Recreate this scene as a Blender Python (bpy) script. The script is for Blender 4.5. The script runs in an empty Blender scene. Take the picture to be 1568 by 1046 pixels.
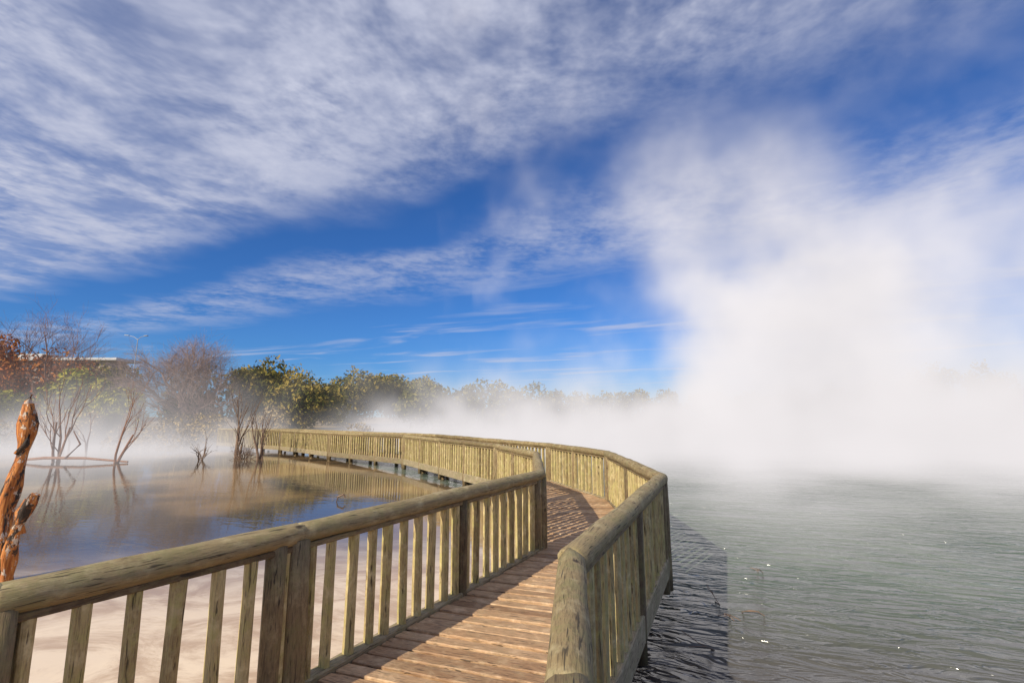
import bpy, math, random
import numpy as np
from mathutils import Vector, Matrix, noise as mnoise
random.seed(7); rng=np.random.default_rng(7)
S=bpy.context.scene
S.view_settings.view_transform='Standard'; S.view_settings.look='None'; S.view_settings.exposure=0
WATER=-2.05; DECK=-1.65; RAIL=-0.735

# ---------------------------------------------------------------- helpers
class NT:
    def __init__(s,nt): s.t=nt; nt.nodes.clear()
    def n(s,typ,ins=None,**kw):
        nd=s.t.nodes.new(typ)
        for k,v in kw.items(): setattr(nd,k,v)
        for k,v in (ins or {}).items(): s.set(nd.inputs[k],v)
        return nd
    def set(s,sock,v):
        if isinstance(v,bpy.types.NodeSocket): s.t.links.new(v,sock)
        else: sock.default_value=v
    def m(s,op,a,b=None,c=None,clamp=False):
        nd=s.t.nodes.new('ShaderNodeMath'); nd.operation=op; nd.use_clamp=clamp
        for i,v in enumerate((a,b,c)):
            if v is not None: s.set(nd.inputs[i],v)
        return nd.outputs[0]
    def vm(s,op,a,b=None):
        nd=s.t.nodes.new('ShaderNodeVectorMath'); nd.operation=op
        s.set(nd.inputs[0],a)
        if b is not None: s.set(nd.inputs[1],b)
        return nd.outputs['Value'] if op in('LENGTH','DOT_PRODUCT') else nd.outputs[0]
    def ss(s,v,a,b,o0=0.0,o1=1.0,kind='SMOOTHSTEP'):
        nd=s.t.nodes.new('ShaderNodeMapRange'); nd.interpolation_type=kind; nd.clamp=True
        s.set(nd.inputs[0],v)
        for i,x in zip((1,2,3,4),(a,b,o0,o1)): s.set(nd.inputs[i],x)
        return nd.outputs[0]
    def noise(s,vec,scale,detail=3,rough=.5,dist=0.0):
        nd=s.n('ShaderNodeTexNoise',{'Vector':vec,'Scale':scale,'Detail':detail,'Roughness':rough,'Distortion':dist})
        return nd.outputs[0]
    def mix(s,f,a,b):
        nd=s.t.nodes.new('ShaderNodeMix'); nd.data_type='RGBA'
        s.set(nd.inputs[0],f); s.set(nd.inputs[6],a); s.set(nd.inputs[7],b)
        return nd.outputs[2]
    def comb(s,x,y,z):
        nd=s.t.nodes.new('ShaderNodeCombineXYZ')
        for i,v in enumerate((x,y,z)): s.set(nd.inputs[i],v)
        return nd.outputs[0]
    def sep(s,v):
        nd=s.t.nodes.new('ShaderNodeSeparateXYZ'); s.set(nd.inputs[0],v); return nd.outputs
def C(r,g,b): return (r,g,b,1)
def newmat(name):
    m=bpy.data.materials.new(name); m.use_nodes=True; return m,NT(m.node_tree)
def finish(T,bsdf,vol=None):
    o=T.n('ShaderNodeOutputMaterial')
    if bsdf is not None: T.t.links.new(bsdf,o.inputs['Surface'])
    if vol is not None: T.t.links.new(vol,o.inputs['Volume'])

class MB:
    """mesh builder with per-vertex grain coordinates and per-piece random"""
    def __init__(s): s.v=[];s.f=[];s.r=[];s.l=[]
    def add(s,vs,fs,rnd,lc):
        o=len(s.v); s.v+=[tuple(x) for x in vs]; s.f+=[tuple(i+o for i in f) for f in fs]
        s.r+=[rnd]*len(vs); s.l+=[tuple(x) for x in lc]
    def ring_solid(s,rings,rnd,lrings,cap=True):
        n=len(rings[0]); vs=[];lc=[];fs=[]
        for r in rings: vs+=r
        for r in lrings: lc+=r
        for i in range(len(rings)-1):
            for j in range(n):
                k=(j+1)%n; fs.append((i*n+j,i*n+k,(i+1)*n+k,(i+1)*n+j))
        if cap:
            fs.append(tuple(range(n))[::-1]); o=(len(rings)-1)*n; fs.append(tuple(o+j for j in range(n)))
        s.add(vs,fs,rnd,lc)
    def tube(s,pts,radii,seg=12,rnd=None,bump=0.0,squash=1.0):
        if rnd is None: rnd=random.random()
        off=random.uniform(0,50); pts=[Vector(p) for p in pts]; rings=[];lr=[];L=0
        for i,p in enumerate(pts):
            if i: L+=(p-pts[i-1]).length
            d=(pts[min(i+1,len(pts)-1)]-pts[max(i-1,0)])
            if d.length<1e-6: d=Vector((0,0,1))
            d.normalize()
            ref=Vector((0,0,1)) if abs(d.z)<.9 else Vector((1,0,0))
            a=d.cross(ref).normalized(); b=a.cross(d).normalized()
            ring=[];l=[]
            for j in range(seg):
                t=2*math.pi*j/seg; r=radii[i]
                if bump: r*=1+bump*mnoise.noise(Vector((math.cos(t)*1.2+off,math.sin(t)*1.2,L*2.2)))
                ring.append(p+a*math.cos(t)*r+b*math.sin(t)*r*squash)
                l.append((math.cos(t)*r+off,math.sin(t)*r,L))
            rings.append(ring); lr.append(l)
        s.ring_solid(rings,rnd,lr)
    def prism(s,p0,p1,w,h,side,rnd=None,ch=.012,nseg=1):
        """chamfered bar from p0 to p1; side = unit vector for w"""
        if rnd is None: rnd=random.random()
        off=random.uniform(0,50)
        p0=Vector(p0);p1=Vector(p1);d=(p1-p0);L=d.length;d.normalize()
        a=Vector(side).normalized(); b=d.cross(a).normalized(); a=b.cross(d).normalized()
        x,y=w/2,h/2
        prof=[(-x+ch,-y),(x-ch,-y),(x,-y+ch),(x,y-ch),(x-ch,y),(-x+ch,y),(-x,y-ch),(-x,-y+ch)]
        rings=[];lr=[]
        for i in range(nseg+1):
            t=i/nseg; c=p0+d*L*t
            j1=1+random.uniform(-.04,.04) if nseg>1 else 1
            rings.append([c+a*u*j1+b*v*j1 for u,v in prof]); lr.append([(u+off,v,L*t) for u,v in prof])
        s.ring_solid(rings,rnd,lr)
    def obj(s,name,mat,parent=None,smooth=False):
        me=bpy.data.meshes.new(name); me.from_pydata(s.v,[],s.f); me.update()
        a=me.attributes.new('rnd','FLOAT','POINT'); a.data.foreach_set('value',s.r)
        a=me.attributes.new('lc','FLOAT_VECTOR','POINT'); a.data.foreach_set('vector',np.array(s.l,dtype=np.float32).ravel())
        if smooth:
            me.polygons.foreach_set('use_smooth',[len(p.vertices)==4 for p in me.polygons])
        me.materials.append(mat)
        o=bpy.data.objects.new(name,me); S.collection.objects.link(o)
        if parent: o.parent=parent
        return o
def empty(name,loc=(0,0,0)):
    o=bpy.data.objects.new(name,None); S.collection.objects.link(o); o.empty_display_size=.3; return o

# ---------------------------------------------------------------- materials
def wood(name,base,dark,light,lichen,lich_amt,rough=.8,bump=.5):
    m,T=newmat(name)
    lc=T.n('ShaderNodeAttribute',attribute_name='lc').outputs['Vector']
    rn=T.n('ShaderNodeAttribute',attribute_name='rnd').outputs['Fac']
    g=T.vm('MULTIPLY',lc,(1,1,.09))
    n1=T.noise(g,130,3,.7,.2); n2=T.noise(T.vm('MULTIPLY',lc,(1,1,.8)),9,4,.7)
    col=T.mix(T.ss(n1,.26,.60),dark,base)
    col=T.mix(T.ss(n2,.46,.74),col,light)
    col=T.mix(T.m('MULTIPLY',T.ss(rn,0,1),.45),col,T.mix(.5,col,light))
    col=T.mix(T.ss(rn,.0,.35,.5,0),col,dark)
    pos=T.n('ShaderNodeNewGeometry').outputs['Position']
    nl=T.noise(pos,6,6,.8)
    lf=T.m('MULTIPLY',T.ss(nl,.46,.62),lich_amt)
    col=T.mix(lf,col,lichen)
    crack=T.ss(T.noise(T.vm('MULTIPLY',lc,(1,1,.07)),75,2,.6,.3),.33,.38,0,1)
    col=T.mix(T.m('SUBTRACT',1.0,crack),col,T.mix(.75,col,C(.02,.014,.008)))
    knot=T.n('ShaderNodeTexVoronoi',{'Vector':T.vm('MULTIPLY',lc,(1,1,.7)),'Scale':3.6}).outputs['Distance']
    kf=T.ss(knot,.03,.085,1,0)
    col=T.mix(T.m('MULTIPLY',kf,.85),col,C(.04,.022,.01))
    hgt=T.m('ADD',T.m('MULTIPLY',n1,.6),T.m('MULTIPLY',crack,.7))
    bp=T.n('ShaderNodeBump',{'Height':hgt,'Strength':bump,'Distance':.012})
    b=T.n('ShaderNodeBsdfPrincipled',{'Base Color':col,'Roughness':rough,'Normal':bp.outputs[0]})
    finish(T,b.outputs[0]); return m
M_RAIL=wood('weathered_log',C(.31,.22,.10),C(.10,.065,.03),C(.46,.37,.20),C(.24,.22,.08),.45)
M_BAL=wood('lichen_timber',C(.48,.36,.155),C(.16,.10,.045),C(.70,.57,.30),C(.46,.42,.13),.5)
M_POST=wood('post_timber',C(.22,.145,.07),C(.06,.037,.018),C(.36,.27,.14),C(.23,.20,.07),.4)
M_DECK=wood('deck_board',C(.52,.31,.16),C(.17,.085,.04),C(.74,.51,.30),C(.38,.29,.16),.25,.6,.7)
M_BEAM=wood('beam_timber',C(.34,.26,.15),C(.12,.08,.045),C(.46,.38,.24),C(.2,.2,.07),.4)
M_DEADG=wood('grey_dead_wood',C(.22,.13,.08),C(.08,.04,.025),C(.34,.24,.17),C(.3,.25,.2),.3)
M_DEADR=wood('red_dead_wood',C(.30,.12,.055),C(.1,.035,.02),C(.42,.23,.13),C(.3,.2,.15),.3)
# charred / orange snag bark
M_SNAG,T=newmat('peeling_dead_wood')
lc=T.n('ShaderNodeAttribute',attribute_name='lc').outputs['Vector']
n1=T.noise(T.vm('MULTIPLY',lc,(1,1,.3)),9,6,.7,.6); n2=T.noise(T.vm('MULTIPLY',lc,(1,1,.08)),50,4,.6); n3=T.noise(T.vm('MULTIPLY',lc,(1,1,.5)),14,4,.7)
col=T.mix(T.ss(n2,.35,.65),C(.33,.09,.015),C(.62,.24,.055)); col=T.mix(T.ss(n1,.50,.57),col,C(.035,.022,.015)); col=T.mix(T.ss(n3,.56,.63),col,C(.62,.52,.42))
bp=T.n('ShaderNodeBump',{'Height':T.m('ADD',n1,T.m('MULTIPLY',n2,.5)),'Strength':.9,'Distance':.03})
b=T.n('ShaderNodeBsdfPrincipled',{'Base Color':col,'Roughness':.75,'Normal':bp.outputs[0]}); finish(T,b.outputs[0])

def leafmat(name,cols,tr=.25):
    m,T=newmat(name)
    rn=T.n('ShaderNodeAttribute',attribute_name='rnd').outputs['Fac']
    pos=T.n('ShaderNodeNewGeometry').outputs['Position']
    n=T.noise(pos,.7,2,.6)
    a=T.m('ADD',T.m('MULTIPLY',rn,.55),T.m('MULTIPLY',n,.55))
    col=T.mix(T.ss(a,.30,.56),cols[0],cols[1])
    col=T.mix(T.ss(a,.52,.78),col,cols[2])
    d=T.n('ShaderNodeBsdfDiffuse',{'Color':col})
    finish(T,d.outputs[0]); return m
M_OLIVE=leafmat('olive_foliage',[C(.035,.045,.010),C(.13,.12,.022),C(.30,.22,.05)])
M_GREEN=leafmat('green_foliage',[C(.04,.055,.010),C(.17,.17,.018),C(.34,.30,.035)])
M_ORANGE=leafmat('autumn_foliage',[C(.17,.05,.02),C(.36,.11,.03),C(.50,.20,.05)])
M_REED=leafmat('reed_foliage',[C(.12,.08,.03),C(.28,.20,.08),C(.42,.31,.15)])
M_FAR=leafmat('distant_foliage',[C(.035,.048,.014),C(.10,.10,.028),C(.22,.19,.055)])
def plain(name,c,rough=.7,nscale=2.0,var=.25):
    m,T=newmat(name); pos=T.n('ShaderNodeNewGeometry').outputs['Position']
    f=T.noise(pos,nscale,3,.6)
    col=T.mix(f,C(*[x*(1-var) for x in c]),C(*[min(1,x*(1+var)) for x in c]))
    b=T.n('ShaderNodeBsdfPrincipled',{'Base Color':col,'Roughness':rough}); finish(T,b.outputs[0]); return m
M_BARK=plain('bark',(.13,.075,.045),.9,3)
M_TWIG=plain('twigs',(.27,.18,.15),.9,1)
M_TWIGR=plain('red_twigs',(.20,.10,.07),.9,1)

# ---------------------------------------------------------------- boardwalk
Lp=[(-5.2,-.6),(-2.1,2.11),(-1.37,3.27),(.38,6.59),(.49,10.0),(-.415,13.07),(-4.39,20.1),(-8.97,24.2),(-13.6,29.0),(-20,33.5)]
Rp=[(-.2,-1.6),(.15,1.42),(.31,2.66),(1.84,6.15),(1.99,10.32),(1.0,13.5),(-3.2,20.9),(-8.1,25.5),(-12.8,30.3),(-19.3,34.9)]
V2=lambda p,z:Vector((p[0],p[1],z))
def lerp(a,b,t): return (a[0]+(b[0]-a[0])*t,a[1]+(b[1]-a[1])*t)
boardwalk=empty('boardwalk')
deck=MB(); beams=MB(); piles=MB()
for i in range(len(Lp)-1):
    a,b,c,d=Lp[i],Lp[i+1],Rp[i],Rp[i+1]
    mid=(math.dist(a,b)+math.dist(c,d))/2; n=max(1,round(mid/.148))
    for k in range(n):
        t0=k/n; t1=(k+1)/n
        tm=(t0+t1)/2; l=Vector(lerp(a,b,tm)); r=Vector(lerp(c,d,tm)); dr=(r-l).normalized()
        g=.045/max(1,n)*.5
        l0=Vector(lerp(a,b,t0+g*1.1))+dr*.062; l1=Vector(lerp(a,b,t1-g*1.1))+dr*.062
        r0=Vector(lerp(c,d,t0+g*1.1))-dr*.062; r1=Vector(lerp(c,d,t1-g*1.1))-dr*.062
        fw=(l1-l0)+(r1-r0); fw.normalize(); gap=fw*.009
        l0+=gap;r0+=gap;l1-=gap;r1-=gap
        dz=random.uniform(-.006,.006); ti=random.uniform(-.005,.005)
        zt0=DECK+dz; zt1=DECK+dz+ti; zb=DECK-.045; off=random.uniform(0,50); e=.007
        W=(r0-l0).length
        q=[(l0,zt0-e,0,0),(l0+fw*e,zt0,.01,0),(l1-fw*e,zt1,.13,0),(l1,zt1-e,.14,0),(l1,zb,.14,0),(l0,zb,0,0)]
        q2=[(r0,zt0-e,0,0),(r0+fw*e,zt0,.01,0),(r1-fw*e,zt1,.13,0),(r1,zt1-e,.14,0),(r1,zb,.14,0),(r0,zb,0,0)]
        ra=[Vector((p.x,p.y,z)) for p,z,_,_ in q]; rb=[Vector((p.x,p.y,z)) for p,z,_,_ in q2]
        deck.ring_solid([ra,rb],random.random(),[[(u+off,z*.5,0) for p,z,u,_ in q],[(u+off,z*.5,W) for p,z,u,_ in q]])
deck.obj('deck_boards',M_DECK,boardwalk)
for P in (Lp,Rp):
    for i in range(len(P)-1):
        a=Vector(P[i]);b=Vector(P[i+1]);d=(b-a).normalized()
        s3=Vector((-d.y,d.x,0))
        beams.prism(V2(a+d*.01,DECK-.085+.001*i),V2(b-d*.01,DECK-.085+.001*i),.11,.22,s3,nseg=1,ch=.01)
for i in range(len(Lp)-1):
    n=max(1,int(math.dist(Lp[i],Lp[i+1])/1.8))
    for k in range(n):
        t=k/n+.15/n; l=lerp(Lp[i],Lp[i+1],t); r=lerp(Rp[i],Rp[i+1],t)
        l=lerp(l,r,.06); r=lerp(r,l,.06)
        beams.prism(V2(l,DECK-.19),V2(r,DECK-.19),.09,.14,Vector((0,0,1)))
        for q in (lerp(l,r,.1),lerp(l,r,.9)):
            piles.tube([V2(q,-3.1),V2(q,DECK-.24)],[.085,.08],10)
beams.obj('beams',M_BEAM,boardwalk); piles.obj('piles',M_POST,boardwalk,True)

def railing(P,ends,name):
    par=empty(name); rail=MB(); bal=MB(); post=MB(); sub=MB()
    for i in range(len(P)-1):
        a=Vector(P[i]);b=Vector(P[i+1]);d=(b-a).normalized();L=(b-a).length
        s3=Vector((-d.y,d.x,0))
        nl=max(1,round(L/3.8)); 
        for k in range(nl):
            q0=a.lerp(b,k/nl); q1=a.lerp(b,(k+1)/nl)
            Ls=(q1-q0).length; ns=max(4,int(Ls/.12)); r0=random.uniform(.069,.077)
            pts=[];rad=[]
            for j in range(ns+1):
                t=j/ns; p=q0.lerp(q1,t); 
                pts.append((p.x,p.y,RAIL+.010*mnoise.noise(Vector((p.x*.8,p.y*.8,3)))))
                rad.append(r0+.003*math.sin(t*3+k))
            pts=[tuple(Vector(pts[0])-Vector((d.x,d.y,0))*.025)]+pts+[tuple(Vector(pts[-1])+Vector((d.x,d.y,0))*.025)]
            rad=[r0*.86]+rad+[r0*.86]
            rail.tube(pts,rad,18,bump=.16,squash=.92)
        sub.prism(V2(a,RAIL-.078),V2(b,RAIL-.078),.085,.035,s3,ch=.005)
        n=max(1,round(L/.185))
        npost=max(1,round(L/1.95))
        for k in range(npost+ (1 if i==len(P)-2 else 0)):
            t=k/npost; p=a.lerp(b,t)
            w=.15 if k==0 else .12
            zb=DECK-.36
            post.tube([V2(p,zb),V2(p,DECK),V2(p,RAIL-.4),V2(p,RAIL-.03)],[w*.54,w*.53,w*.52,w*.5],14,bump=.2)
            if k==0 :
                p2=p-d*.14
                if i>0:
                    pd=(Vector(P[i])-Vector(P[i-1])).normalized(); p2=p-pd*.145
                post.tube([V2(p2,zb),V2(p2,DECK),V2(p2,RAIL-.4),V2(p2,RAIL-.04)],[.062,.062,.061,.060],12,bump=.2)
        for k in range(n):
            t=(k+.5)/n; p=a.lerp(b,t)
            if min(abs(t-j/npost)*L for j in range(npost+1))<.085: continue
            j1=random.uniform(-.010,.010); th=random.uniform(-.14,.14)
            sd=Vector((s3.x*math.cos(th)-s3.y*math.sin(th),s3.x*math.sin(th)+s3.y*math.cos(th),0))
            q=p+d*random.uniform(-.012,.012)
            bal.prism(V2(q+d*j1,DECK-.0-random.uniform(0,.02)),V2(q,RAIL-.09),random.uniform(.074,.086),random.uniform(.048,.060),sd,ch=.014,nseg=4)
    rail.obj('handrail',M_RAIL,par,True); sub.obj('under_rail',M_POST,par)
    bal.obj('balusters',M_BAL,par); post.obj('posts',M_POST,par,True)
railing(Lp,None,'wooden_railing'); railing(Rp,None,'wooden_railing.001')

# ---------------------------------------------------------------- ground & water
def axis(lo,hi,core0,core1,step):
    xs=list(np.arange(core0,core1+.01,step)); s=step; x=core0
    left=[]
    while x>lo: s*=1.35; x-=s; left.append(x)
    s=step; x=core1; right=[]
    while x<hi: s*=1.35; x+=s; right.append(x)
    return np.array(left[::-1]+xs+right)
def shore(x):
    return float(np.interp(x,[-90,-50,-30,-16,-6,5,30,100,160],[30,31,33,36,48,62,75,80,60]))
def gz(x,y):
    d=y-shore(x); d=max(d,(-62-x)) ; d=max(d,x-150); d=max(d,-45-y)
    t=min(1,max(0,(d+3)/6)); t=t*t*(3-2*t)
    h=-3.4+t*(1.75+.35*mnoise.noise(Vector((x*.08,y*.08,0))))
    if d>0: h+=min(d,60)*.03*(1 if x<0 else .6)
    return h
xs=axis(-2500,2500,-70,110,2.5); ys=axis(-2500,2500,-60,100,2.5)
vs=[(float(x),float(y),gz(float(x),float(y))) for y in ys for x in xs]; nx=len(xs)
fs=[(j*nx+i,j*nx+i+1,(j+1)*nx+i+1,(j+1)*nx+i) for j in range(len(ys)-1) for i in range(nx-1)]
me=bpy.data.meshes.new('ground'); me.from_pydata(vs,[],fs); me.polygons.foreach_set('use_smooth',[True]*len(fs))
g=bpy.data.objects.new('ground',me); S.collection.objects.link(g)
m,T=newmat('ground_grass'); pos=T.n('ShaderNodeNewGeometry').outputs['Position']
col=T.mix(T.ss(T.noise(pos,.4,5,.7),.35,.65),C(.14,.10,.04),C(.30,.21,.11))
col=T.mix(T.ss(T.noise(pos,6,4,.7),.4,.7,0,.5),col,C(.08,.07,.02))
b=T.n('ShaderNodeBsdfPrincipled',{'Base Color':col,'Roughness':.95}); finish(T,b.outputs[0]); me.materials.append(m)

me=bpy.data.meshes.new('lake_water')
me.from_pydata([(-170,-60,WATER),(170,-60,WATER),(170,110,WATER),(-170,110,WATER)],[],[(0,1,2,3)])
w=bpy.data.objects.new('lake_water',me); S.collection.objects.link(w)
m,T=newmat('thermal_water'); pos=T.n('ShaderNodeNewGeometry').outputs['Position']; px,py,pz=T.sep(pos)
# side of the boardwalk: left pond silty tan, right lake milky green
wob=T.m('MULTIPLY',T.m('SUBTRACT',T.noise(pos,.35,3,.6),.5),1.2)
th=T.m('SUBTRACT',T.m('MINIMUM',T.m('ADD',T.m('MULTIPLY',py,.45),-1.7),1.2),T.m('MAXIMUM',T.m('MULTIPLY',T.m('SUBTRACT',py,11.0),.72),0.0))
right=T.ss(T.m('SUBTRACT',px,th),-.3,.3)
silt=T.noise(T.vm('MULTIPLY',pos,(.8,1.5,1)),.9,6,.7,1.0)
tan=T.mix(T.ss(silt,.38,.62),C(.58,.40,.24),C(.88,.69,.47))
deep=T.mix(T.ss(T.noise(pos,.18,3,.5),.42,.6),C(.09,.07,.05),C(.36,.23,.11))
dist=T.m('SUBTRACT',py,T.m('MULTIPLY',px,.35))
orange=T.mix(T.ss(T.m('ADD',dist,T.m('MULTIPLY',wob,2.2)),6.5,11.0),tan,deep)
grn=T.mix(T.ss(T.noise(pos,.25,4,.6),.35,.65),C(.09,.12,.09),C(.16,.19,.145))
grn=T.mix(T.ss(T.m('ADD',T.m('ADD',py,T.m('MULTIPLY',px,.35)),T.m('MULTIPLY',wob,1.5)),3.0,9.0,.95,0),grn,C(.075,.052,.048))
col=T.mix(right,orange,grn)
rot=T.n('ShaderNodeVectorRotate',{'Vector':pos,'Angle':math.radians(18)},rotation_type='Z_AXIS').outputs[0]
rip=T.noise(T.vm('MULTIPLY',rot,(.6,1.8,1)),3.0,3,.55,.6)
rip2=T.noise(T.vm('MULTIPLY',rot,(.4,1.1,1)),.9,2,.5,.3)
bs=T.m('ADD',T.m('MULTIPLY',right,.95),.012)
bp=T.n('ShaderNodeBump',{'Height':T.m('ADD',rip,T.m('MULTIPLY',rip2,1.2)),'Strength':bs,'Distance':.30})
rg=T.m('ADD',.015,T.m('MULTIPLY',right,.11))
b=T.n('ShaderNodeBsdfPrincipled',{'Base Color':col,'Roughness':rg,'IOR':1.45,'Normal':bp.outputs[0]})
finish(T,b.outputs[0]); me.materials.append(m)

# ---------------------------------------------------------------- vegetation
def foliage(name,mat,lumps,n,size,parent=None,flat=.5,inner=.3):
    lumps=np.array(lumps,float); wts=lumps[:,3]*lumps[:,5]; wts/=wts.sum()
    idx=rng.choice(len(lumps),n,p=wts); L=lumps[idx]
    d=rng.normal(size=(n,3)); d/=np.linalg.norm(d,axis=1)[:,None]
    r=np.where(rng.random(n)<inner,rng.random(n)**.5*.9,.82+.22*rng.random(n))
    cl=np.array([mnoise.noise(Vector((a[0]*2.6+l[0],a[1]*2.6+l[1],a[2]*2.6+l[2]))) for a,l in zip(d,L)])
    r=r*(1+.30*cl)
    P=L[:,:3]+d*r[:,None]*L[:,3:6]
    sz=size*(.5+rng.random(n)*.9)
    u=rng.normal(size=(n,3)); u/=np.linalg.norm(u,axis=1)[:,None]
    nn=d+.9*rng.normal(size=(n,3)); nn/=np.linalg.norm(nn,axis=1)[:,None]
    u=np.cross(nn,u); u/=np.linalg.norm(u,axis=1)[:,None]; v=np.cross(nn,u)
    u*=sz[:,None]; v*=(sz*.6)[:,None]
    V=np.stack([P-u,P-v*.8,P+u,P+v*.8],1).reshape(-1,3)
    me=bpy.data.meshes.new(name); me.vertices.add(4*n); me.vertices.foreach_set('co',V.ravel())
    me.loops.add(4*n); me.loops.foreach_set('vertex_index',np.arange(4*n,dtype=np.int32))
    me.polygons.add(n); me.polygons.foreach_set('loop_start',np.arange(0,4*n,4,dtype=np.int32)); me.polygons.foreach_set('loop_total',np.full(n,4,dtype=np.int32))
    me.update(calc_edges=True)
    a=me.attributes.new('rnd','FLOAT','POINT'); a.data.foreach_set('value',np.repeat(np.clip(.5+cl*.9+rng.normal(size=n)*.18,0,1),4).astype(np.float32))
    me.materials.append(mat); o=bpy.data.objects.new(name,me); S.collection.objects.link(o)
    if parent: o.parent=parent
    return o
def lumpy(cx,cy,zb,zt,rx,ry,k=9):
    H=zt-zb; out=[(cx,cy,zb+H*.45,rx*.72,ry*.72,H*.45)]
    for i in range(k):
        a=random.uniform(0,2*math.pi); q=random.uniform(.35,.8)
        s=random.uniform(.28,.45)
        hz=zb+H*random.uniform(.2,.85)*(1-.35*q*q)
        out.append((cx+math.cos(a)*rx*q,cy+math.sin(a)*ry*q,hz,rx*s,ry*s,min(H*.3,rx*s*.9)))
    return out
def branch(mb,p,d,L,r,depth,spread,up,kids,maxd,seg0=6):
    ns=3; pts=[p];rad=[r]; q=Vector(p); dd=Vector(d)
    for i in range(ns):
        dd=(dd+Vector((random.gauss(0,.13),random.gauss(0,.13),random.gauss(0,.08)+up))).normalized()
        q=q+dd*L/ns; pts.append(q.copy()); rad.append(max(.004,r*(1-.42*(i+1)/ns)))
    mb.tube(pts,rad,max(3,seg0-depth))
    if depth>=maxd: return
    for k in range(kids):
        t=random.uniform(.35,1); b=pts[min(ns,max(1,int(round(t*ns))))]
        ax=Vector((random.gauss(0,1),random.gauss(0,1),random.gauss(0,.6))); ax=(ax-dd*ax.dot(dd)).normalized()
        nd=(dd+ax*spread*random.uniform(.5,1.1)).normalized()
        branch(mb,b,nd,L*random.uniform(.62,.82),rad[-1]*random.uniform(.55,.85),depth+1,spread,up,kids,maxd,seg0)
def bare_tree(name,x,y,H,r,mat,spread=.8,kids=4,maxd=5,stems=1,up=.05):
    z=gz(x,y)-.2; par=empty(name); mb=MB()
    for s in range(stems):
        d=Vector((random.gauss(0,.12*stems),random.gauss(0,.12*stems),1)).normalized()
        branch(mb,Vector((x+random.gauss(0,.25*(stems-1)),y,z)),d,H*.3,r,0,spread,up,kids,maxd)
    mb.obj('trunk_and_branches',mat,par); return par
bare_tree('bare_tree',-38.0,41,14.8,.3,M_TWIGR,.75,4,5)
bare_tree('bare_tree.001',-26.5,40,11.4,.3,M_TWIG,1.0,5,5,3,.04)
bare_tree('bare_tree.002',-43,42,13.5,.25,M_TWIGR,.8,4,5)
def leafy(name,mat,x,y,top,rx,ry,n,size,k=10,inner=.3):
    z=gz(x,y); par=empty(name); mb=MB()
    for s in range(3):
        branch(mb,Vector((x+random.gauss(0,.2),y+random.gauss(0,.2),z-.2)),Vector((random.gauss(0,.3),random.gauss(0,.3),1)).normalized(),(top-z)*.26,.14,0,.7,.05,3,3)
    mb.obj('trunk_and_limbs',M_BARK,par)
    foliage('crown',mat,lumpy(x,y,z+.2,top,rx,ry,k),n,size,par,inner=inner)
leafy('autumn_tree',M_ORANGE,-38.7,40,6.6,3.6,3,8500,.15,16,.5)
leafy('autumn_tree.001',M_ORANGE,-43.5,39,7.6,4.2,3,10500,.15,16,.5)
leafy('autumn_tree.002',M_ORANGE,-49,41,8.8,4.5,3,8500,.17,14,.5)
leafy('green_shrub',M_GREEN,-33.6,38,4.2,2.9,2.2,8000,.16)
leafy('green_shrub.001',M_GREEN,-29.5,36.5,2.6,2.6,2,5500,.15)
leafy('green_shrub.002',M_GREEN,-38.5,36,2.6,2.6,2,5500,.15)
leafy('olive_tree',M_OLIVE,-22.4,45,6.0,4.6,3.2,17000,.17,14)
leafy('olive_tree.001',M_OLIVE,-18.2,42,4.2,3.4,3,12000,.16,12)
leafy('olive_tree.002',M_OLIVE,-18.6,57,6.2,4.6,3.5,13000,.20,12)
leafy('olive_tree.003',M_OLIVE,-13.8,64,5.6,5.6,4,13000,.22,12)
leafy('olive_tree.004',M_OLIVE,-38.5,46,5.4,4.0,3,9000,.17,12)
# distant tree mass
lm=[]
for x,top in [(-28,5.0),(-24,4.6),(-10,4.6),(-7,4.0),(-3.8,5.2),(-.5,4.0),(3,5.4),(6.5,4.2),(10.5,4.8),(15,4.6),(20,5),(27,5.5),(34,5),(42,5.5),(50,6),(58,6.5),(66,7.5),(73,9.5),(80,11.5),(86,11.6),(92,9.6),(100,7)]:
    y=shore(x)+9+random.uniform(-1,4); lm+=lumpy(x,y,gz(x,y),top,3.8,3,7)
foliage('distant_trees',M_FAR,lm,60000,.26)
lm=[]
for i in range(46):
    x=random.uniform(-56,-12); y=shore(x)+random.uniform(-.5,5); lm+=lumpy(x,y,gz(x,y)-.1,gz(x,y)+random.uniform(.9,2.9),1.7,1.3,4)
foliage('shoreline_reeds',M_REED,lm,32000,.12)

# dead shrubs standing in the pond
def dead_shrub(name,x,y,H,stems,mat,r=.06,lean=.25,kids=3,maxd=3,up=.06,spread=.65):
    par=empty(name); mb=MB()
    for s in range(stems):
        d=Vector((random.gauss(0,lean),random.gauss(0,lean),1)).normalized()
        branch(mb,Vector((x+random.gauss(0,.12),y+random.gauss(0,.12),WATER-.25)),d,H*random.uniform(.30,.44),r*random.uniform(.6,1),0,spread,up,kids,maxd)
    mb.obj('stems',mat,par); return par
dead_shrub('dead_shrub',-14.2,25.5,4.8,4,M_DEADG,.08,.15,3,2,.12,.42)
dead_shrub('dead_shrub.001',-12.7,25.2,4.8,3,M_DEADG,.075,.15,3,2,.12,.42)
dead_shrub('dead_shrub.002',-21.6,23.5,5.4,3,M_DEADR,.09,.12,3,3,.12,.45)
dead_shrub('dead_shrub.003',-18.4,23.2,5.0,2,M_DEADR,.08,.18,3,3,.12,.45)
dead_shrub('dead_shrub.004',-15.6,24.5,2.2,4,M_DEADG,.05,.9,3,2,.0)
dead_shrub('dead_shrub.005',-13.6,25.2,1.5,14,M_DEADG,.03,.5,4,2,.05)
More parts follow.
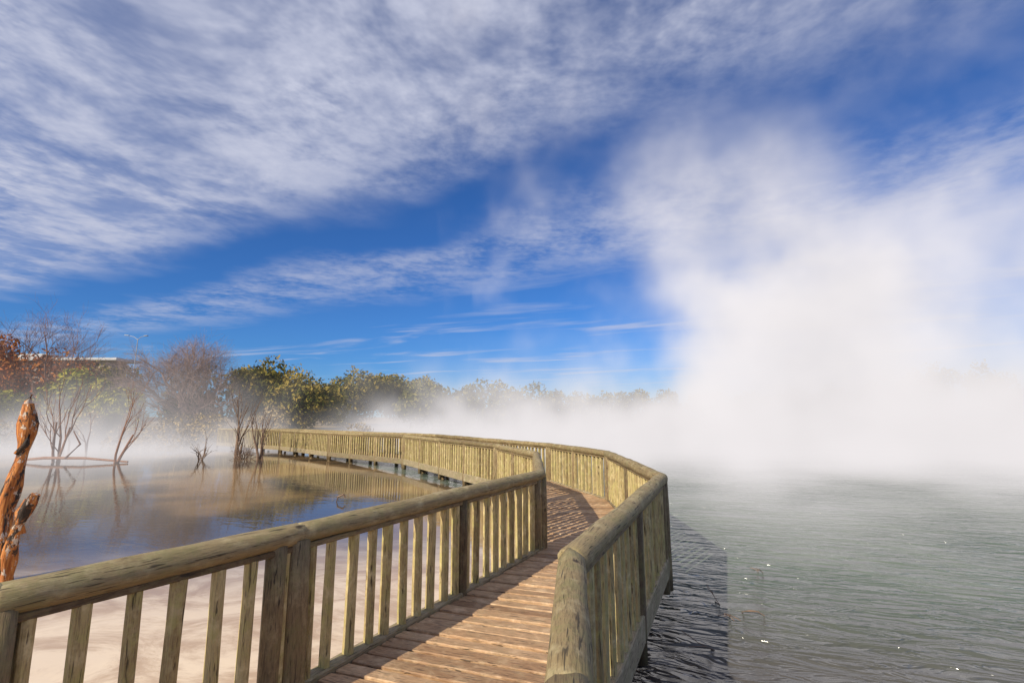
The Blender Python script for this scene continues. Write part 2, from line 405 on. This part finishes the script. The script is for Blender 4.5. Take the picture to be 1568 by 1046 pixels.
for i,(x,y,H) in enumerate([(-27,30,4.2),(-30,31,4.8),(-25,31,3.5),(-33,31.5,4.5),(-24,28,3.6)]):
    dead_shrub('dead_sapling' if i==0 else 'dead_sapling.%03d'%i,x,y,H,2,M_TWIG,.07,.12,2,2,.1,.4)
# fallen branch lying at water line
mb=MB(); mb.tube([(-23.5,23.5,-1.98),(-22,23.3,-1.85),(-20,23.2,-1.85),(-17.8,23.0,-2.0)],[.05,.07,.06,.04],7); 
mb.tube([(-20.9,23.2,-1.85),(-20.2,23.1,-1.2),(-20.6,23.1,-.6)],[.05,.04,.02],6); mb.obj('fallen_branch',M_DEADR)
# snags at left
mb=MB(); pts=[];rad=[]
for i in range(22):
    t=i/21; pts.append((-6.54+.13*t+.04*math.sin(t*9),6.55-.1*t+.03*math.cos(t*8),WATER-.5+2.74*t)); rad.append(.10-.036*t+.014*math.sin(t*23))
mb.tube(pts,rad,16,bump=.7)
mb.tube([(-6.40,6.46,.12),(-6.42,6.46,.22),(-6.37,6.45,.31)],[.05,.034,.012],8,bump=.6)
mb.tube([(-6.45,6.46,-.45),(-6.33,6.43,-.33),(-6.29,6.42,-.2)],[.04,.03,.012],7,bump=.5)
mb.obj('dead_tree_trunk',M_SNAG,None,True)
mb=MB(); pts=[];rad=[]
for i in range(16):
    t=i/15; pts.append((-6.02+.33*t+.04*math.sin(t*7),6.0-.05*t,WATER-.3+1.46*t)); rad.append(.075-.03*t+.012*math.sin(t*16))
mb.tube(pts,rad,14,bump=.8)
mb.tube([(-5.80,5.98,-1.35),(-5.85,5.98,-1.1),(-5.78,5.97,-.95)],[.05,.035,.012],8,bump=.6)
mb.obj('dead_tree_stump',M_SNAG,None,True)
# twigs in right lake
def twig(name,x,y,L,n,mat=M_DEADG):
    mb=MB()
    for s in range(n):
        a=random.uniform(0,6.28); branch(mb,Vector((x,y,WATER-.03)),Vector((math.cos(a),math.sin(a),random.uniform(.05,.3))).normalized(),L,.007,0,.8,-.07,2,2,6)
    mb.obj(name,mat)
twig('drowned_branch',2.35,5.6,.28,4); twig('drowned_branch.001',3.5,6.9,.16,4)
twig('drowned_branch.002',1.95,4.6,.3,2); twig('drowned_branch.003',2.1,3.75,.14,3)
mb=MB(); mb.tube([(-4.38,12.5,WATER-.05),(-4.33,12.5,WATER+.12),(-4.2,12.5,WATER+.17),(-4.15,12.5,WATER+.10)],[.02,.025,.03,.015],6); mb.obj('drowned_stick',M_DEADG)

# ---------------------------------------------------------------- building & street lamp
bld=empty('office_building'); 
M_WALL=plain('painted_wall',(.30,.23,.19),.8,.6,.12); M_ROOF=plain('metal_roof',(.5,.5,.5),.5,.5,.1); 
m,T=newmat('window_glass'); b=T.n('ShaderNodeBsdfPrincipled',{'Base Color':C(.03,.04,.05),'Roughness':.1}); finish(T,b.outputs[0]); M_GL=m
def box(name,lo,hi,mat,par):
    mb=MB(); mb.prism(((lo[0]+hi[0])/2,(lo[1]+hi[1])/2,lo[2]),((lo[0]+hi[0])/2,(lo[1]+hi[1])/2,hi[2]),hi[0]-lo[0],hi[1]-lo[1],Vector((1,0,0)),ch=.02); return mb.obj(name,mat,par)
box('walls',(-90,72,-1.5),(-60,75,8.4),M_WALL,bld)
mb=MB(); mb.prism((-91,73.5,8.65),(-58.5,73.5,8.65),5,.4,Vector((0,1,0)),ch=.05)
mb.prism((-84,73.5,9.2),(-70,73.5,9.2),3,.7,Vector((0,1,0)),ch=.05); mb.obj('roof',M_ROOF,bld)
mb=MB()
for k in range(3):
    for i in range(12):
        x=-88.5+i*2.3; mb.prism((x,71.97,.5+2.8*k),(x,71.97,2.1+2.8*k),1.7,.08,Vector((1,0,0)),ch=.01)
mb.obj('windows',M_GL,bld)
lamp=empty('street_lamp'); mb=MB(); lx,ly=-39.2,50; lz=gz(lx,ly)
mb.tube([(lx,ly,lz-.2),(lx,ly,lz+1),(lx,ly,8.2)],[.10,.07,.035],10)
mb.tube([(lx,ly,8.1),(lx-.4,ly,8.4),(lx-1.0,ly,8.55)],[.03,.025,.02],8); mb.tube([(lx,ly,8.1),(lx+.3,ly,8.4),(lx+.7,ly,8.5)],[.03,.025,.02],8)
mb.obj('pole',plain('galvanised_steel',(.40,.40,.42),.4),lamp)
mb=MB(); mb.prism((lx-.95,ly,8.55),(lx-1.4,ly,8.6),.22,.07,Vector((0,1,0)),ch=.02); mb.prism((lx+.65,ly,8.5),(lx+1.0,ly,8.54),.22,.07,Vector((0,1,0)),ch=.02)
mb.obj('lamp_heads',plain('lamp_paint',(.45,.45,.45),.5),lamp)

# ---------------------------------------------------------------- steam (self-glowing volumes)
def volbox(name,lo,hi,build,rate):
    me=bpy.data.meshes.new(name)
    v=[(x,y,z) for z in (lo[2],hi[2]) for y in (lo[1],hi[1]) for x in (lo[0],hi[0])]
    me.from_pydata(v,[],[(0,2,3,1),(4,5,7,6),(0,1,5,4),(2,6,7,3),(0,4,6,2),(1,3,7,5)])
    o=bpy.data.objects.new(name,me); S.collection.objects.link(o)
    m,T=newmat(name+'_glowing_vapour'); P=T.n('ShaderNodeTexCoord').outputs['Object']
    d,glow=build(T,P)
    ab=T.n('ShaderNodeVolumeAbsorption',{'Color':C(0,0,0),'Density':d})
    em=T.n('ShaderNodeEmission',{'Color':C(1.0,.955,.965),'Strength':T.m('MULTIPLY',d,glow)})  # vapour glows by itself, standing in for multiply scattered sun and sky light
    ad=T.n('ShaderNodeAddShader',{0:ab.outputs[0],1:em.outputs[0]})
    finish(T,None,ad.outputs[0]); m.cycles.volume_step_rate=rate
    me.materials.append(m); return o
def ell(T,P,c,r,hard=0.0):
    q=T.vm('MULTIPLY',T.vm('SUBTRACT',P,c),(1/r[0],1/r[1],1/r[2]))
    return T.ss(T.vm('LENGTH',q),1.0,hard,0,1)
def plume(T,P):
    nz=T.n('ShaderNodeTexNoise',{'Vector':P,'Scale':.15,'Detail':3.0,'Roughness':.62})
    Pw=T.vm('ADD',P,T.vm('MULTIPLY',T.vm('SUBTRACT',nz.outputs['Color'],(.5,.5,.5)),(10,10,9)))
    parts=[((16,30,3.5),(10,10,9),1.3),((23.5,34,8.5),(12,10,8.5),1.15),((31,33,0.5),(19,10,7.5),1.0),((15,26,-1),(14,9,3.4),.9),((8,31,-.8),(8,8,3.2),.7)]
    acc=None
    for c,r,a in parts:
        e=T.m('MULTIPLY',ell(T,Pw,c,r),a); acc=e if acc is None else T.m('ADD',acc,e)
    acc=T.m('ADD',acc,T.m('MULTIPLY',T.m('SUBTRACT',nz.outputs[0],.5),1.8))
    core=T.m('MULTIPLY',T.ss(acc,.10,1.5),.28)
    haze=T.m('ADD',T.m('MULTIPLY',ell(T,Pw,(17,35,13),(13,10,14)),.12),T.m('MULTIPLY',ell(T,Pw,(37,39,10),(22,13,15)),.10))
    haze=T.m('MULTIPLY',haze,T.ss(nz.outputs[0],.34,.62,.2,1.4,'LINEAR'))
    return T.m('ADD',core,haze),T.ss(nz.outputs[0],.35,.65,.76,.96,'LINEAR')  # second value: glow dimmed by noise, self-shadowing painted into the plume
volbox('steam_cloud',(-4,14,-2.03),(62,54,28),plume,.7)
def mist(T,P):
    x,y,z=T.sep(P)
    st=T.m('MAXIMUM',T.m('SUBTRACT',18.0,T.m('MULTIPLY',x,.95)),11.0)
    st=T.m('MINIMUM',st,T.ss(x,-17,-14,17.5,29.5))
    ramp=T.ss(T.m('SUBTRACT',y,st),0.0,9.5)
    ramp=T.m('MULTIPLY',ramp,T.m('SUBTRACT',1.0,T.m('MULTIPLY',T.ss(x,-12,-18),T.ss(y,33,39))))
    n=T.noise(P,.26,2,.6)
    h=T.m('MULTIPLY',T.ss(n,.3,.68,.2,3.1,'LINEAR'),T.ss(x,-16,2,.70,1.0))
    fall=T.m('EXPONENT',T.m('MULTIPLY',T.m('DIVIDE',T.m('ADD',z,2.05),h),-1.0))
    d=T.m('MULTIPLY',T.m('MULTIPLY',fall,ramp),T.ss(x,-15,5,.20,.24))
    nr=T.m('MULTIPLY',T.m('MULTIPLY',T.ss(T.m('SUBTRACT',x,T.m('MULTIPLY',y,.1)),1.2,3.6),T.ss(y,4.5,13)),T.ss(n,.38,.64))
    f2=T.m('EXPONENT',T.m('MULTIPLY',T.m('ADD',z,2.05),-1.2))
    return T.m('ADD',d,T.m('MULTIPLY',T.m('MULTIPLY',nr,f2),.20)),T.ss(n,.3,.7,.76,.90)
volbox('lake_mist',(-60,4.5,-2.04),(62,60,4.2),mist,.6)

# ---------------------------------------------------------------- sky, sun, camera
AZ=39; EL=31
W=bpy.data.worlds.new('World'); S.world=W; W.use_nodes=True; T=NT(W.node_tree)
sky=T.n('ShaderNodeTexSky',sky_type='NISHITA'); sky.sun_disc=False; sky.sun_elevation=math.radians(EL); sky.sun_rotation=math.radians(180+AZ)
sky.air_density=1.0; sky.dust_density=.3; sky.ozone_density=2.5
G=T.n('ShaderNodeTexCoord').outputs['Generated']; x,y,z=T.sep(G)
zc=T.m('MAXIMUM',z,.03); u=T.m('DIVIDE',x,zc); v=T.m('DIVIDE',y,zc)
uv=T.comb(u,v,0.0)
big=T.m('SUBTRACT',T.noise(uv,.85,3,.55),.5)
wr=T.m('ADD',T.m('ADD',v,T.m('MULTIPLY',u,.5)),T.m('MULTIPLY',big,1.3))
al=T.m('SUBTRACT',T.m('MULTIPLY',u,.894),T.m('MULTIPLY',v,.447)); ac=T.m('ADD',T.m('MULTIPLY',u,.447),T.m('MULTIPLY',v,.894))
st=T.noise(T.comb(T.m('MULTIPLY',al,.30),T.m('MULTIPLY',ac,1.0),0.0),1.3,5,.55,.5)
mot=T.noise(uv,13.0,3,.6,.1); mid=T.noise(uv,1.9,5,.62,.25)
c1=T.ss(wr,2.05,1.2)
c2=T.m('MULTIPLY',T.ss(wr,T.ss(u,-.5,.6,2.25,1.85),T.ss(u,-.5,.6,2.7,2.5)),T.ss(wr,3.9,2.7))
c3=T.m('MULTIPLY',T.ss(wr,3.2,4.0),T.ss(st,.52,.72))
# fine mottling fades in and out across the sheet
lowm=T.ss(T.m('ADD',st,T.m('MULTIPLY',big,.6)),.40,.62,.86,.38)
tex=T.m('MULTIPLY',T.ss(mot,.30,.68,lowm,1.0,'LINEAR'),T.ss(mid,.36,.60,.36,1.0))
dk=T.ss(u,.35,1.1,1.0,.72)
amt=T.m('ADD',T.m('MULTIPLY',T.m('MULTIPLY',c1,tex),dk),T.m('MULTIPLY',T.m('MULTIPLY',c2,T.ss(T.m('ADD',T.m('MULTIPLY',mid,.75),T.m('MULTIPLY',mot,.25)),.34,.66)),.56))
amt=T.m('ADD',amt,T.m('MULTIPLY',c3,.6),clamp=True)
amt=T.m('MULTIPLY',amt,T.ss(z,.03,.10))
tint=T.vm('MULTIPLY',sky.outputs[0],(.29,.62,1.12))
cloud=C(5.5,5.8,7.2)
col=T.mix(amt,tint,cloud)
bg=T.n('ShaderNodeBackground',{'Color':col,'Strength':.1})
o=T.n('ShaderNodeOutputWorld'); T.t.links.new(bg.outputs[0],o.inputs['Surface'])
W.cycles.sampling_method='MANUAL'; W.cycles.sample_map_resolution=512
sl=bpy.data.lights.new('sun','SUN'); sl.energy=5.0; sl.angle=math.radians(.5); sl.color=(1,.91,.74)
so=bpy.data.objects.new('sun',sl); S.collection.objects.link(so)
az=math.radians(AZ);el=math.radians(EL)
so.rotation_euler=Vector((math.sin(az)*math.cos(el),math.cos(az)*math.cos(el),-math.sin(el))).to_track_quat('-Z','Y').to_euler()
cam=bpy.data.cameras.new('camera'); cam.lens=17; cam.sensor_width=36; cam.clip_end=6000; cam.clip_start=.05
co=bpy.data.objects.new('camera',cam); S.collection.objects.link(co); co.location=(0,0,0); co.rotation_euler=(math.radians(99),0,0)
S.camera=co
